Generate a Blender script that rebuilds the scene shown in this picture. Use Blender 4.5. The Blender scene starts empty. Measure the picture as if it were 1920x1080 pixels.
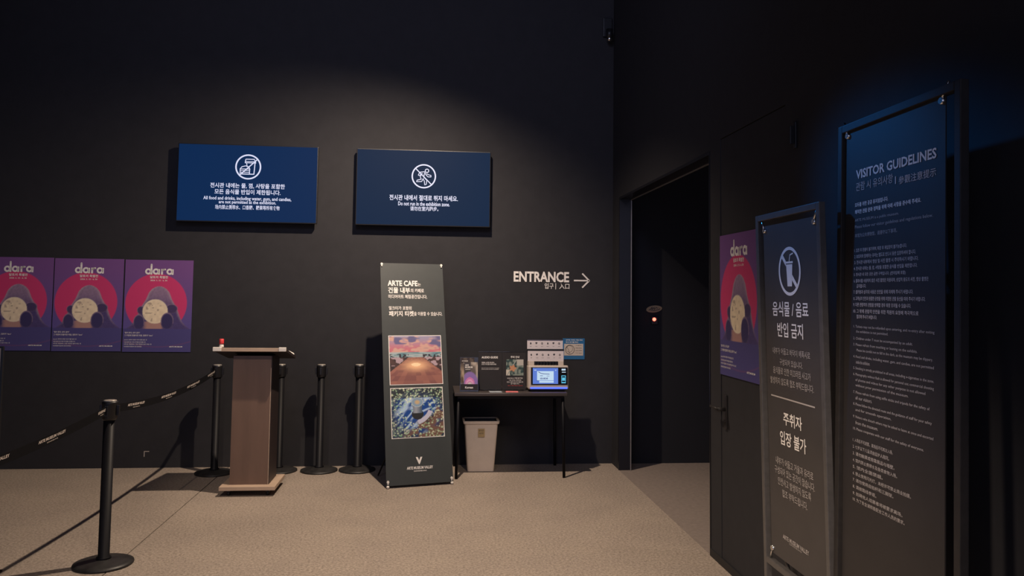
import bpy, bmesh, math, random
from math import sin, cos, pi, atan, radians, sqrt, exp
from mathutils import Vector, Matrix
random.seed(7)
col = bpy.context.scene.collection
sc = bpy.context.scene

# ------------------------------------------------------------------ camera
FPX, CXP, CYP = 1500.0, 960.0, 463.0
psi, pit, rol = atan(154/FPX), atan(0.06), 0.012
EYE = Vector((0, 0, 1.6))
_r0 = Vector((cos(psi), -sin(psi), 0)); _f0 = Vector((sin(psi), cos(psi), 0)); _z = Vector((0, 0, 1))
FW = cos(pit)*_f0 + sin(pit)*_z
_u0 = cos(pit)*_z - sin(pit)*_f0
RT = cos(rol)*_r0 + sin(rol)*_u0
UP = cos(rol)*_u0 - sin(rol)*_r0
cam_d = bpy.data.cameras.new('camera'); cam = bpy.data.objects.new('camera', cam_d); col.objects.link(cam)
cam_d.sensor_width = 36; cam_d.lens = 36*FPX/1920; cam_d.shift_y = (CYP-540)/1920
cam_d.clip_start = 0.05
cam.matrix_world = Matrix(((RT.x, UP.x, -FW.x, EYE.x), (RT.y, UP.y, -FW.y, EYE.y), (RT.z, UP.z, -FW.z, EYE.z), (0, 0, 0, 1)))
sc.camera = cam

# ------------------------------------------------------------------ world, lights, exposure
w = bpy.data.worlds.new('world'); sc.world = w; w.use_nodes = True
w.node_tree.nodes['Background'].inputs[0].default_value = (0.62, 0.66, 1.0, 1)
w.node_tree.nodes['Background'].inputs[1].default_value = 0.6
sc.view_settings.view_transform = 'Standard'
sc.view_settings.look = 'None'
sc.view_settings.exposure = 0.0
sc.view_settings.gamma = 1.0
sc.view_settings.use_curve_mapping = False

def spot(name, loc, target, energy, color, size_deg, blend, radius=0.05):
    d = bpy.data.lights.new(name, 'SPOT'); d.energy = energy; d.color = color
    d.spot_size = radians(size_deg); d.spot_blend = blend; d.shadow_soft_size = radius
    o = bpy.data.objects.new(name, d); col.objects.link(o)
    o.location = loc
    o.rotation_euler = (Vector(target)-Vector(loc)).to_track_quat('-Z', 'Y').to_euler()
    return o
WARM = (1.0, 0.80, 0.62)
spot('ceiling_spot_wall', (0.0, 5.85, 4.05), (-0.95, 6.5, 0.0), 700, WARM, 140, 1.0, 0.03)
spot('ceiling_spot_lectern', (-1.5, 3.3, 3.6), (-1.42, 6.5, 0.45), 230, WARM, 24, 1.0, 0.04)
spot('ceiling_spot_front', (0.0, 1.6, 4.2), (-0.3, 3.2, 0.0), 560, WARM, 66, 1.0, 0.1)
spot('ceiling_spot_signs', (-0.7, 1.0, 2.5), (1.75, 3.8, -0.2), 400, WARM, 48, 1.0, 0.1)
spot('added_bin_fill', (0.9, 3.3, 2.9), (0.52, 7.3, 0.22), 210, WARM, 11, 1.0, 0.05)  # unseen narrow fill, added to brighten the bin under the table
spot('ceiling_spot_doorway', (2.9, 4.6, 3.4), (2.2, 6.0, 0.0), 40, (1.0, 0.80, 0.68), 70, 1.0, 0.1)
spot('blue_stage_light', (-0.4, 5.6, 3.75), (1.5, 3.0, 1.90), 270, (0.02, 0.30, 1.0), 22, 1.0, 0.08)
spot('added_cool_fill', (-0.6, 1.5, 5.4), (0.2, 7.6, 4.6), 300, (0.60, 0.64, 1.0), 95, 1.0, 0.8)  # unseen bluish fill, added to lift the dark upper walls

# ------------------------------------------------------------------ frames: planes in the room that things are laid out on
class Frame:
    """local u (right), v (up), n (towards the viewer) with an origin"""
    def __init__(s, O, u, v):
        s.O = Vector(O); s.u = Vector(u).normalized(); vv = Vector(v); s.n = s.u.cross(vv).normalized(); s.v = s.n.cross(s.u)
        s.M = Matrix(((s.u.x, s.v.x, s.n.x, s.O.x), (s.u.y, s.v.y, s.n.y, s.O.y), (s.u.z, s.v.z, s.n.z, s.O.z), (0, 0, 0, 1)))
    def at(s, px, py, h=0.0):
        D = FW + RT*((px-CXP)/FPX) - UP*((py-CYP)/FPX)
        P0 = s.O + s.n*h
        t = (P0-EYE).dot(s.n)/D.dot(s.n)
        P = EYE + D*t - s.O
        return P.dot(s.u), P.dot(s.v)

# ------------------------------------------------------------------ materials
def srgb(c):
    return tuple(((x/255)/12.92 if x/255 <= 0.04045 else ((x/255+0.055)/1.055)**2.4) for x in c)
def mat(name, color, rough=0.5, metal=0.0, noise=0.0, nscale=20, bump=0.0, spec=0.5, emit=0.0, stretch=None, trans=0.0, emit_color=None):
    m = bpy.data.materials.new(name); m.use_nodes = True
    nt = m.node_tree; b = nt.nodes['Principled BSDF']
    c = tuple(color)+(1,)
    b.inputs['Base Color'].default_value = c
    b.inputs['Roughness'].default_value = rough; b.inputs['Metallic'].default_value = metal
    b.inputs['Specular IOR Level'].default_value = spec
    b.inputs['Transmission Weight'].default_value = trans
    if emit:
        b.inputs['Emission Color'].default_value = tuple(emit_color or color)+(1,); b.inputs['Emission Strength'].default_value = emit
    if noise or bump:
        tc = nt.nodes.new('ShaderNodeTexCoord'); mp = nt.nodes.new('ShaderNodeMapping'); n = nt.nodes.new('ShaderNodeTexNoise')
        if stretch: mp.inputs['Scale'].default_value = stretch
        n.inputs['Scale'].default_value = nscale; n.inputs['Detail'].default_value = 6; n.inputs['Roughness'].default_value = 0.65
        nt.links.new(tc.outputs['Object'], mp.inputs[0]); nt.links.new(mp.outputs[0], n.inputs['Vector'])
        if noise:
            r = nt.nodes.new('ShaderNodeValToRGB')
            r.color_ramp.elements[0].position = 0.3; r.color_ramp.elements[1].position = 0.7
            r.color_ramp.elements[0].color = tuple(max(0, x*(1-noise)) for x in color)+(1,)
            r.color_ramp.elements[1].color = tuple(min(1, x*(1+noise)) for x in color)+(1,)
            nt.links.new(n.outputs[0], r.inputs[0]); nt.links.new(r.outputs[0], b.inputs['Base Color'])
        if bump:
            bp = nt.nodes.new('ShaderNodeBump'); bp.inputs['Strength'].default_value = bump; bp.inputs['Distance'].default_value = 0.004
            nt.links.new(n.outputs[0], bp.inputs['Height']); nt.links.new(bp.outputs[0], b.inputs['Normal'])
    return m
M = {}
M['wall'] = mat('dark_wall_paint', (0.0235, 0.0228, 0.0258), 0.75, noise=0.10, nscale=9, bump=0.25, spec=0.3)
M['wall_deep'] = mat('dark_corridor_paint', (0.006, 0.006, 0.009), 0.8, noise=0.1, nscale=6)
M['floor2'] = mat('corridor_floor', (0.20, 0.165, 0.145), 0.75, noise=0.15, nscale=30, bump=0.2, spec=0.25)
M['joint'] = mat('floor_joint_dark', (0.02, 0.018, 0.016), 0.9)
M['black'] = mat('black_plastic', (0.010, 0.010, 0.012), 0.42, noise=0.2, nscale=60)
M['blackmetal'] = mat('black_painted_metal', (0.006, 0.006, 0.008), 0.5, metal=0.0, noise=0.15, nscale=40, spec=0.15)
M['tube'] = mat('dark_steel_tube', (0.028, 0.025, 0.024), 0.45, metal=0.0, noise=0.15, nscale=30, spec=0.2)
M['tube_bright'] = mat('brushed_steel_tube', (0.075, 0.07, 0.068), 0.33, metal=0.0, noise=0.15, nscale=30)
M['base'] = mat('worn_black_base', (0.020, 0.019, 0.019), 0.45, noise=0.45, nscale=14, bump=0.2, spec=0.35)
M['chrome'] = mat('chrome', (0.75, 0.74, 0.72), 0.2, metal=1.0, noise=0.05, nscale=50)
M['cap'] = mat('worn_pale_metal_cap', (0.38, 0.35, 0.31), 0.38, metal=0.3, noise=0.4, nscale=60)
M['belt'] = mat('black_belt_webbing', (0.007, 0.007, 0.009), 0.9, noise=0.2, nscale=200, spec=0.08)
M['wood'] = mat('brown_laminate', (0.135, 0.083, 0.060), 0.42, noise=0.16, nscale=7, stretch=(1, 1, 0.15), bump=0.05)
M['woodside'] = mat('shaded_brown_laminate', (0.026, 0.016, 0.016), 0.5, noise=0.2, nscale=7, stretch=(1, 1, 0.15))  # lectern laminate darkened to paint its side in shade; top board shares it
M['woodedge'] = mat('pale_board_edge', (0.42, 0.31, 0.23), 0.55, noise=0.12, nscale=30, stretch=(0.2, 1, 1))
M['ink'] = mat('white_ink', (0.80, 0.76, 0.72), 0.7, noise=0.03, nscale=30, spec=0.2)
M['ink_grey'] = mat('grey_ink', (0.42, 0.38, 0.36), 0.7, noise=0.03, nscale=30, spec=0.2)
M['ink_dim'] = mat('soft_white_ink', (0.60, 0.53, 0.49), 0.7, noise=0.03, nscale=30, spec=0.2)
M['ink_red'] = mat('red_ink', (0.50, 0.06, 0.06), 0.7, noise=0.03, nscale=30)
M['ink_black'] = mat('black_ink', (0.03, 0.03, 0.04), 0.7, noise=0.03, nscale=30)
M['screen'] = mat('lit_navy_screen', (0.003, 0.003, 0.003), 0.5, spec=0.05, emit=1.0, emit_color=srgb((9, 40, 80)), noise=0.02, nscale=3)
M['screen2'] = mat('lit_slate_screen', (0.003, 0.003, 0.003), 0.5, spec=0.05, emit=1.0, emit_color=srgb((17, 39, 67)), noise=0.02, nscale=3)
M['screen_text'] = mat('lit_screen_lettering', (0.1, 0.1, 0.1), 0.5, emit=1.0, emit_color=srgb((205, 210, 238)), noise=0.02, nscale=3)
M['sheet_green'] = mat('charcoal_green_sheet', (0.038, 0.044, 0.044), 0.55, noise=0.06, nscale=12)
M['sheet_dark'] = mat('black_satin_sheet', (0.029, 0.026, 0.026), 0.45, noise=0.08, nscale=8, spec=0.25)
M['sheet_navy'] = mat('navy_black_satin_sheet', (0.052, 0.047, 0.046), 0.42, noise=0.08, nscale=8, spec=0.35)
M['acrylic'] = mat('clear_acrylic', (0.9, 0.92, 0.95), 0.05, trans=1.0, noise=0.01, nscale=3)
M['beige'] = mat('beige_plastic', (0.50, 0.43, 0.37), 0.5, noise=0.05, nscale=12, bump=0.05)
M['panel'] = mat('printed_pale_panel', (0.60, 0.54, 0.55), 0.5, noise=0.03, nscale=12)
M['bin'] = mat('grey_beige_bin_plastic', (0.62, 0.52, 0.42), 0.55, noise=0.06, nscale=10, bump=0.1)
M['bin_in'] = mat('dark_bin_liner', (0.015, 0.015, 0.015), 0.5, noise=0.3, nscale=20)
M['note'] = mat('tan_sticky_note', (0.42, 0.30, 0.14), 0.7, noise=0.1, nscale=30)
M['red'] = mat('red_plastic_cap', (0.62, 0.045, 0.05), 0.4, noise=0.05, nscale=30)
M['white'] = mat('white_plastic', (0.72, 0.68, 0.62), 0.4, noise=0.05, nscale=30)
M['table'] = mat('dark_table_laminate', (0.055, 0.045, 0.043), 0.3, noise=0.15, nscale=9, stretch=(0.2, 1, 1))
M['kscreen'] = mat('lit_kiosk_screen', (0.02, 0.02, 0.02), 0.3, emit=1.0, emit_color=srgb((88, 120, 205)), noise=0.02, nscale=3)
M['kscreen_w'] = mat('lit_kiosk_window', (0.02, 0.02, 0.02), 0.3, emit=1.0, emit_color=srgb((190, 215, 235)), noise=0.02, nscale=3)
M['kscreen_c'] = mat('lit_kiosk_cyan', (0.02, 0.02, 0.02), 0.3, emit=1.0, emit_color=srgb((90, 190, 225)), noise=0.02, nscale=3)
M['kscreen_b'] = mat('lit_kiosk_ink', (0.02, 0.02, 0.02), 0.3, emit=1.0, emit_color=srgb((50, 60, 130)), noise=0.02, nscale=3)
M['led_blue'] = mat('blue_led_strip', (0.1, 0.1, 0.4), 0.3, emit=3.0, emit_color=(0.03, 0.07, 0.9), noise=0.02, nscale=3)
M['led_red'] = mat('red_indicator_lamp', (0.5, 0.02, 0.02), 0.3, emit=6.0, emit_color=(1.0, 0.10, 0.06), noise=0.02, nscale=3)
M['brass'] = mat('brass_plate', (0.35, 0.24, 0.13), 0.4, metal=0.2, noise=0.1, nscale=30)
M['blue_card'] = mat('blue_card', (0.02, 0.13, 0.30), 0.5, noise=0.05, nscale=12)
M['cream'] = mat('cream_card', (0.55, 0.47, 0.40), 0.5, noise=0.05, nscale=12)
M['glass_black'] = mat('black_glass', (0.01, 0.01, 0.015), 0.12, noise=0.02, nscale=3)
M['trim'] = mat('black_steel_trim', (0.012, 0.012, 0.016), 0.35, metal=0.3, noise=0.1, nscale=20)
M['trim_edge'] = mat('bright_trim_edge', (0.30, 0.28, 0.27), 0.4, metal=0.5, noise=0.1, nscale=20)
M['tape'] = mat('pale_marking_tape', (0.45, 0.40, 0.36), 0.7, noise=0.1, nscale=40)
M['pink'] = mat('pink_printed_paper', (0.60, 0.16, 0.16), 0.6, noise=0.15, nscale=60)
M['greypaper'] = mat('grey_printed_paper', (0.30, 0.33, 0.36), 0.6, noise=0.35, nscale=80)
M['dkbrown'] = mat('shadow_gap_black', (0.010, 0.010, 0.011), 0.6, noise=0.1, nscale=10)

def floor_mat():
    m = bpy.data.materials.new('speckled_grey_beige_floor'); m.use_nodes = True
    nt = m.node_tree; b = nt.nodes['Principled BSDF']
    tc = nt.nodes.new('ShaderNodeTexCoord')
    def noise(scale, det=4, rough=0.6):
        n = nt.nodes.new('ShaderNodeTexNoise'); n.inputs['Scale'].default_value = scale; n.inputs['Detail'].default_value = det
        n.inputs['Roughness'].default_value = rough; nt.links.new(tc.outputs['Object'], n.inputs['Vector']); return n
    a = noise(62, 6, 0.85); c = noise(2.2, 4, 0.6)
    r = nt.nodes.new('ShaderNodeValToRGB'); r.color_ramp.elements[0].position = 0.38; r.color_ramp.elements[1].position = 0.60
    r.color_ramp.elements[0].color = (0.165, 0.134, 0.108, 1); r.color_ramp.elements[1].color = (0.42, 0.352, 0.292, 1)
    nt.links.new(a.outputs[0], r.inputs[0])
    r2 = nt.nodes.new('ShaderNodeValToRGB'); r2.color_ramp.elements[0].position = 0.3; r2.color_ramp.elements[1].position = 0.7
    r2.color_ramp.elements[0].color = (0.86, 0.86, 0.88, 1); r2.color_ramp.elements[1].color = (1, 1, 1, 1)
    nt.links.new(c.outputs[0], r2.inputs[0])
    mx = nt.nodes.new('ShaderNodeMix'); mx.data_type = 'RGBA'; mx.blend_type = 'MULTIPLY'; mx.inputs[0].default_value = 1
    nt.links.new(r.outputs[0], mx.inputs[6]); nt.links.new(r2.outputs[0], mx.inputs[7])
    nt.links.new(mx.outputs[2], b.inputs['Base Color'])
    b.inputs['Roughness'].default_value = 0.62; b.inputs['Specular IOR Level'].default_value = 0.3
    bp = nt.nodes.new('ShaderNodeBump'); bp.inputs['Strength'].default_value = 0.35; bp.inputs['Distance'].default_value = 0.003
    nt.links.new(a.outputs[0], bp.inputs['Height']); nt.links.new(bp.outputs[0], b.inputs['Normal'])
    return m
M['floor'] = floor_mat()
def print_mat():
    m = bpy.data.materials.new('colour_print'); m.use_nodes = True
    nt = m.node_tree; b = nt.nodes['Principled BSDF']; a = nt.nodes.new('ShaderNodeVertexColor'); a.layer_name = 'Print'
    nt.links.new(a.outputs[0], b.inputs['Base Color']); b.inputs['Roughness'].default_value = 0.5; b.inputs['Specular IOR Level'].default_value = 0.3
    return m
M['print'] = print_mat()

# ------------------------------------------------------------------ mesh helpers
def bm_box(bm, lo, hi, bev=0.0, mi=0, rot=None):
    lo = Vector(lo); hi = Vector(hi)
    c = (lo+hi)/2; s = hi-lo
    r = bmesh.ops.create_cube(bm, size=1)
    vs = r['verts']
    for v in vs: v.co = Vector((v.co.x*s.x, v.co.y*s.y, v.co.z*s.z))
    fs = set(f for v in vs for f in v.link_faces)
    if bev > 0:
        es = list(set(e for v in vs for e in v.link_edges))
        rr = bmesh.ops.bevel(bm, geom=es, offset=bev, segments=2, affect='EDGES', profile=0.6)
        fs = set(rr['faces']) | set(f for f in fs if f.is_valid)
        vs = list(set(v for f in fs for v in f.verts))
    for v in vs:
        v.co = (rot @ v.co if rot else v.co) + c
    for f in fs: f.material_index = mi
def bm_cyl(bm, p0, p1, r0, r1=None, seg=16, mi=0, caps=True):
    p0 = Vector(p0); p1 = Vector(p1); r1 = r0 if r1 is None else r1
    d = (p1-p0).normalized(); a = d.orthogonal().normalized(); b = d.cross(a)
    A = [bm.verts.new(p0+(a*cos(2*pi*i/seg)+b*sin(2*pi*i/seg))*r0) for i in range(seg)]
    B = [bm.verts.new(p1+(a*cos(2*pi*i/seg)+b*sin(2*pi*i/seg))*r1) for i in range(seg)]
    for i in range(seg):
        f = bm.faces.new((A[i], A[(i+1) % seg], B[(i+1) % seg], B[i])); f.material_index = mi; f.smooth = True
    if caps:
        bm.faces.new(A[::-1]).material_index = mi; bm.faces.new(B).material_index = mi
def bm_lathe(bm, prof, O=(0, 0, 0), seg=32, mi=0):
    O = Vector(O); rings = []
    for r, z in prof:
        if r < 1e-6: rings.append([bm.verts.new(O+Vector((0, 0, z)))])
        else: rings.append([bm.verts.new(O+Vector((r*cos(2*pi*i/seg), r*sin(2*pi*i/seg), z))) for i in range(seg)])
    for a, b in zip(rings, rings[1:]):
        for i in range(seg):
            j = (i+1) % seg
            if len(a) == 1: vs = (a[0], b[j], b[i])
            elif len(b) == 1: vs = (a[i], a[j], b[0])
            else: vs = (a[i], a[j], b[j], b[i])
            f = bm.faces.new(vs); f.material_index = mi; f.smooth = True
def bm_path(bm, pts, r, seg=8, mi=0):
    pts = [Vector(p) for p in pts]
    for a, b in zip(pts, pts[1:]): bm_cyl(bm, a, b, r, r, seg, mi)
def bm_ring(bm, cx, cy, ri, ro, z=0, seg=40, sx=1):
    A = [bm.verts.new((cx+ri*cos(2*pi*i/seg)*sx, cy+ri*sin(2*pi*i/seg), z)) for i in range(seg)]
    B = [bm.verts.new((cx+ro*cos(2*pi*i/seg)*sx, cy+ro*sin(2*pi*i/seg), z)) for i in range(seg)]
    for i in range(seg): bm.faces.new((A[i], B[i], B[(i+1) % seg], A[(i+1) % seg]))
def bm_poly(bm, pts, z=0, mi=0):
    f = bm.faces.new([bm.verts.new((p[0], p[1], z)) for p in pts]); f.material_index = mi
def bm_line(bm, a, b, wd, z=0, mi=0):
    a = Vector(a); b = Vector(b); d = (b-a).normalized(); n = Vector((-d.y, d.x))*wd/2
    bm_poly(bm, [a-n, b-n, b+n, a+n], z, mi)
def bm_stroke(bm, pts, wd, z=0):
    for a, b in zip(pts, pts[1:]): bm_line(bm, a, b, wd, z)
    for p in pts[1:-1]:
        bm_poly(bm, [(p[0]+wd/2*cos(2*pi*i/10), p[1]+wd/2*sin(2*pi*i/10)) for i in range(10)], z)

def obj(name, bm, mats, parent=None, kind=None, label=None):
    me = bpy.data.meshes.new(name)
    if isinstance(bm, bmesh.types.BMesh):
        bmesh.ops.recalc_face_normals(bm, faces=bm.faces[:]) if name not in ('lettering', 'icon', 'picture') else None
        bm.to_mesh(me); bm.free()
    else: me = bm
    for m in (mats if isinstance(mats, (list, tuple)) else [mats]): me.materials.append(M[m])
    o = bpy.data.objects.new(name, me); col.objects.link(o)
    if parent: o.parent = parent
    if kind: o['kind'] = kind
    if label: o['label'] = label
    return o
def thing(name, label, cat, frame=None, loc=(0, 0, 0), rz=0, group=None):
    o = bpy.data.objects.new(name, None); col.objects.link(o); o.empty_display_size = 0.1
    if frame: o.matrix_world = frame.M
    else: o.location = loc; o.rotation_euler = (0, 0, rz)
    o['label'] = label; o['category'] = cat
    if group: o['group'] = group
    return o
def dup(root, loc, label, rz=0, group=None):
    r = root.copy(); col.objects.link(r); r.location = loc; r.rotation_euler = (0, 0, rz); r['label'] = label
    if group: r['group'] = group
    for ch in list(root.children):
        c = ch.copy(); col.objects.link(c); c.parent = r
        for g in list(ch.children):
            d = g.copy(); col.objects.link(d); d.parent = c
    return r
def box(name, lo, hi, m, parent=None, bev=0.0, **k):
    bm = bmesh.new(); bm_box(bm, lo, hi, bev); return obj(name, bm, m, parent, **k)

# ------------------------------------------------------------------ lettering
_cache = {}
_font_curve = bpy.data.curves.new('t', 'FONT'); _font_obj = bpy.data.objects.new('t', _font_curve)
def glyphs(s, bold, space=1.0, shear=0.0):
    key = (s, bold, space, shear)
    if key not in _cache:
        cu = _font_curve; cu.body = s; cu.size = 1; cu.offset = bold; cu.resolution_u = 2
        cu.space_character = space; cu.shear = shear; cu.fill_mode = 'FRONT'
        me = bpy.data.meshes.new_from_object(_font_obj)
        vs = [v.co.copy() for v in me.vertices]; fs = [tuple(p.vertices) for p in me.polygons]
        bpy.data.meshes.remove(me)
        x0 = min(v.x for v in vs); x1 = max(v.x for v in vs); y0 = min(v.y for v in vs); y1 = max(v.y for v in vs)
        _cache[key] = ([((v.x-x0)/(x1-x0), (v.y-y0)/(y1-y0)) for v in vs], fs, (x1-x0)/(y1-y0))
    return _cache[key]
def put_text(bm, s, u0, v0, u1, v1, bold=0.012, z=0.001, fn=None, space=1.0, mi=0):
    vs, fs, asp = glyphs(s, bold, space)
    nv = [bm.verts.new(fn(u0+(u1-u0)*x, v0+(v1-v0)*y) if fn else (u0+(u1-u0)*x, v0+(v1-v0)*y, z)) for x, y in vs]
    for f in fs:
        try: bm.faces.new([nv[i] for i in f]).material_index = mi
        except ValueError: pass
def lettering(frame, lines, m, parent, z=0.001, h=0.0, name='lettering', label=None):
    """lines: (text, left px x, left px bottom y, right px x, height in px[, bold])"""
    big = all(L[4] >= 10 for L in lines)
    if big and len(lines) > 1:
        for L in lines: lettering(frame, [L], m, parent, z, h, name, label)
        return
    bm = bmesh.new()
    for L in lines:
        s, x0, y0, x1, hp = L[:5]; bold = L[5] if len(L) > 5 else 0.012
        u0, v0 = frame.at(x0, y0, h); _, v1 = frame.at(x0, y0-hp, h)
        u1, _ = frame.at(x1, y0, h)
        # a line that recedes: its right end lies at the same v, so find u there
        lo, hi = frame.at(x1, 0, h), frame.at(x1, 1080, h)
        t = (v0-lo[1])/(hi[1]-lo[1]); u1 = lo[0]+(hi[0]-lo[0])*t
        put_text(bm, s, u0, v0, u1, v1, bold, z)
    return obj(name, bm, m, parent, label=label, kind='stuff' if len(lines) > 1 else None)
def center_text(bm, s, cu_, v0, hgt, z, bold=0.012, maxw=None, mi=0, align='c'):
    vs, fs, asp = glyphs(s, bold)
    wd = asp*hgt
    if maxw and wd > maxw: wd = maxw
    u0 = cu_-wd/2 if align == 'c' else cu_
    put_text(bm, s, u0, v0, u0+wd, v0+hgt, bold, z, mi=mi)

def picture(name, u0, v0, u1, v1, nx, ny, fn, parent, z):
    vs = []; cols = []
    for j in range(ny+1):
        for i in range(nx+1):
            s, t = i/nx, j/ny
            vs.append((u0+(u1-u0)*s, v0+(v1-v0)*t, z)); c = fn(s, t); cols.extend((c[0], c[1], c[2], 1.0))
    fs = [(j*(nx+1)+i, j*(nx+1)+i+1, (j+1)*(nx+1)+i+1, (j+1)*(nx+1)+i) for j in range(ny) for i in range(nx)]
    me = bpy.data.meshes.new(name); me.from_pydata(vs, [], fs)
    a = me.color_attributes.new('Print', 'FLOAT_COLOR', 'POINT'); a.data.foreach_set('color', cols)
    return obj(name, me, 'print', parent)

def mixc(a, b, t):
    t = max(0, min(1, t)); return tuple(x*(1-t)+y*t for x, y in zip(a, b))
def sst(a, b, x):
    x = max(0, min(1, (x-a)/(b-a))); return x*x*(3-2*x)
def hsh(i, j, k=0):
    n = (i*374761393+j*668265263+k*2147483647) & 0xffffffff
    n = ((n ^ (n >> 13))*1274126177) & 0xffffffff
    return ((n ^ (n >> 16)) & 0xffff)/65535
def vn(x, y, k=0):
    i, j = math.floor(x), math.floor(y); fx, fy = x-i, y-j
    fx = fx*fx*(3-2*fx); fy = fy*fy*(3-2*fy)
    return (hsh(i, j, k)*(1-fx)+hsh(i+1, j, k)*fx)*(1-fy)+(hsh(i, j+1, k)*(1-fx)+hsh(i+1, j+1, k)*fx)*fy

# ================================================================== THE SETTING
WY = 7.636      # back wall
RX = 1.77       # right wall
HT = 5.8
JX = -1.795     # floor joint
bm = bmesh.new()
bm_box(bm, (-6.5, -3, -0.1), (JX-0.004, WY, 0.0), mi=0)
bm_box(bm, (JX+0.004, -3, -0.1), (RX, WY, 0.0), mi=0)
bm_box(bm, (-6.5, -3, -0.12), (RX, WY, -0.006), mi=1)
obj('floor', bm, ['floor', 'joint'], kind='structure')
box('floor', (RX, -3, -0.1), (5.2, WY, -0.002), 'floor2', kind='structure')
box('wall_back', (-6.5, WY, -0.1), (RX+0.12, WY+0.12, HT), 'wall', kind='structure')
box('wall_left', (-6.62, -3, -0.1), (-6.5, WY+0.12, HT), 'wall', kind='structure')
box('ceiling', (-6.62, -3, HT), (5.2, WY+0.12, HT+0.1), 'wall_deep', kind='structure')
box('wall_corridor', (RX+0.12, WY-0.006, -0.1), (5.2, WY+0.12, HT), 'wall_deep', kind='structure')
box('wall_corridor_side', (5.2, -3, -0.1), (5.3, WY+0.12, HT), 'wall_deep', kind='structure')
# right wall with the wide opening and the flush service door
OY0, OY1, OH = 4.915, 7.36, 2.53
DY0, DY1, DH = 3.83, 4.732, 2.572
bm = bmesh.new()
T = 0.10
bm_box(bm, (RX, OY1, 0), (RX+T, WY, HT))
bm_box(bm, (RX, OY0, OH), (RX+T, OY1, HT))
bm_box(bm, (RX, DY1+0.004, 0), (RX+T, OY0, HT))
bm_box(bm, (RX, DY0-0.004, DH+0.005), (RX+T, DY1+0.004, HT))
bm_box(bm, (RX, -3, 0), (RX+T, DY0-0.004, HT))
obj('wall_right', bm, 'wall', kind='structure')
bm = bmesh.new(); bm_box(bm, (RX+0.004, DY0, 0.008), (RX+0.05, DY1, DH), 0.002)
door = obj('door_1', bm, 'wall', kind='structure')
bm = bmesh.new()
bm_box(bm, (RX-0.006, 4.635, 0.82), (RX+0.004, 4.675, 1.02), 0.003)
bm_cyl(bm, (RX, 4.655, 0.935), (RX-0.055, 4.655, 0.935), 0.011, seg=14)
bm_cyl(bm, (RX-0.050, 4.648, 0.935), (RX-0.052, 4.775, 0.94), 0.009, 0.008, seg=14)
bm_cyl(bm, (RX, 4.655, 0.865), (RX-0.012, 4.655, 0.865), 0.010, seg=14)
obj('door_handle', bm, 'tube', door)
# steel lining of the opening
bm = bmesh.new()
bm_box(bm, (RX-0.004, OY0, OH-0.02), (RX+T+0.01, OY1, OH), mi=0)
bm_box(bm, (RX-0.004, OY1-0.02, 0), (RX+T+0.01, OY1, OH-0.02), mi=0)
bm_box(bm, (RX-0.004, OY0, 0), (RX+T+0.01, OY0+0.012, OH-0.02), mi=0)
bm_box(bm, (RX+T+0.004, OY0+0.012, OH-0.028), (RX+T+0.012, OY1-0.02, OH-0.02), mi=1)
bm_box(bm, (RX+T+0.004, OY1-0.028, 0), (RX+T+0.012, OY1-0.02, OH-0.028), mi=1)
obj('trim_1', bm, ['trim', 'trim_edge'], kind='structure')
# black strip painted in for the shadow gap along the wall foot
box('shadow_gap_strip', (RX-0.006, -3, 0), (RX, OY0-0.0, 0.045), 'dkbrown', kind='structure')

# ================================================================== frames on the walls
WALL = Frame((0, WY, 0), (1, 0, 0), (0, 0, 1))
def wall_frame(u, v): return Frame((u, WY, v), (1, 0, 0), (0, 0, 1))

# ------------------------------------------------------------------ television screens
def tv(cx, z0, wd, ht, label, scr):
    fr = wall_frame(cx, z0); t = thing('television', label, 'television', fr, group='information screens on the back wall')
    box('housing', (-wd/2, 0, 0.045), (wd/2, ht, 0.085), 'black', t, bev=0.006)
    box('wall_bracket', (-0.25, 0.15, 0.0), (0.25, ht-0.15, 0.045), 'blackmetal', t, bev=0.004)
    box('screen', (-wd/2+0.008, 0.010, 0.083), (wd/2-0.008, ht-0.008, 0.087), scr, t, bev=0.001)
    return fr, t
fr, t = tv(-1.683, 2.236, 1.262, 0.722, 'left wall screen, navy, warning against food and drink with cup icon', 'screen')
Z = 0.0885
lettering(fr, [
    ('전시관 내에는 물, 껌, 사탕을 포함한', 394, 352, 534, 10, 0.018),
    ('모든 음식물 반입이 제한됩니다.', 402, 363.5, 526, 9.5, 0.018),
    ('All food and drinks, including water, gum, and candies,', 381, 375.5, 546, 8.5, 0.018),
    ('are not permitted at the exhibition.', 410, 383, 517.5, 8, 0.018),
    ('场内禁止携带水、口香糖、糖果等所有食物', 403, 392, 524, 8.5, 0.012)], 'screen_text', t, z=Z, h=Z)
bm = bmesh.new()
cx_, cy_ = fr.at(465.5, 313, Z); S = fr.at(466.5, 313, Z)[0]-fr.at(465.5, 313, Z)[0]
bm_ring(bm, cx_, cy_, 21.6*S, 24.4*S, Z)
def ic(pts, wpx=1.5): bm_stroke(bm, [(cx_+x*S, cy_+y*S) for x, y in pts], wpx*S, Z)
ic([(-17, -17.5), (16, 14)], 2.0)
ic([(-5, 15), (11, 15), (14, 8), (-6, 8), (-5, 15)]); ic([(-5, 10.5), (12, 10.5)], 1.2)
ic([(-3.5, 8), (-2, 0)]); ic([(12.5, 8), (11, -14), (-14, -14)], 1.8); ic([(2.5, -14), (3, -4)], 1.2)
ic([(-15, -14), (-15, -4), (-12, 0), (-5, 2), (1, 0), (3, -4), (2.5, -14)]); ic([(-15, -7), (2, -7)], 1.2); ic([(-14, -10.5), (2, -10.5)], 1.2); ic([(-15, -4), (3, -4)], 1.2)
obj('icon', bm, 'screen_text', t)

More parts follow.
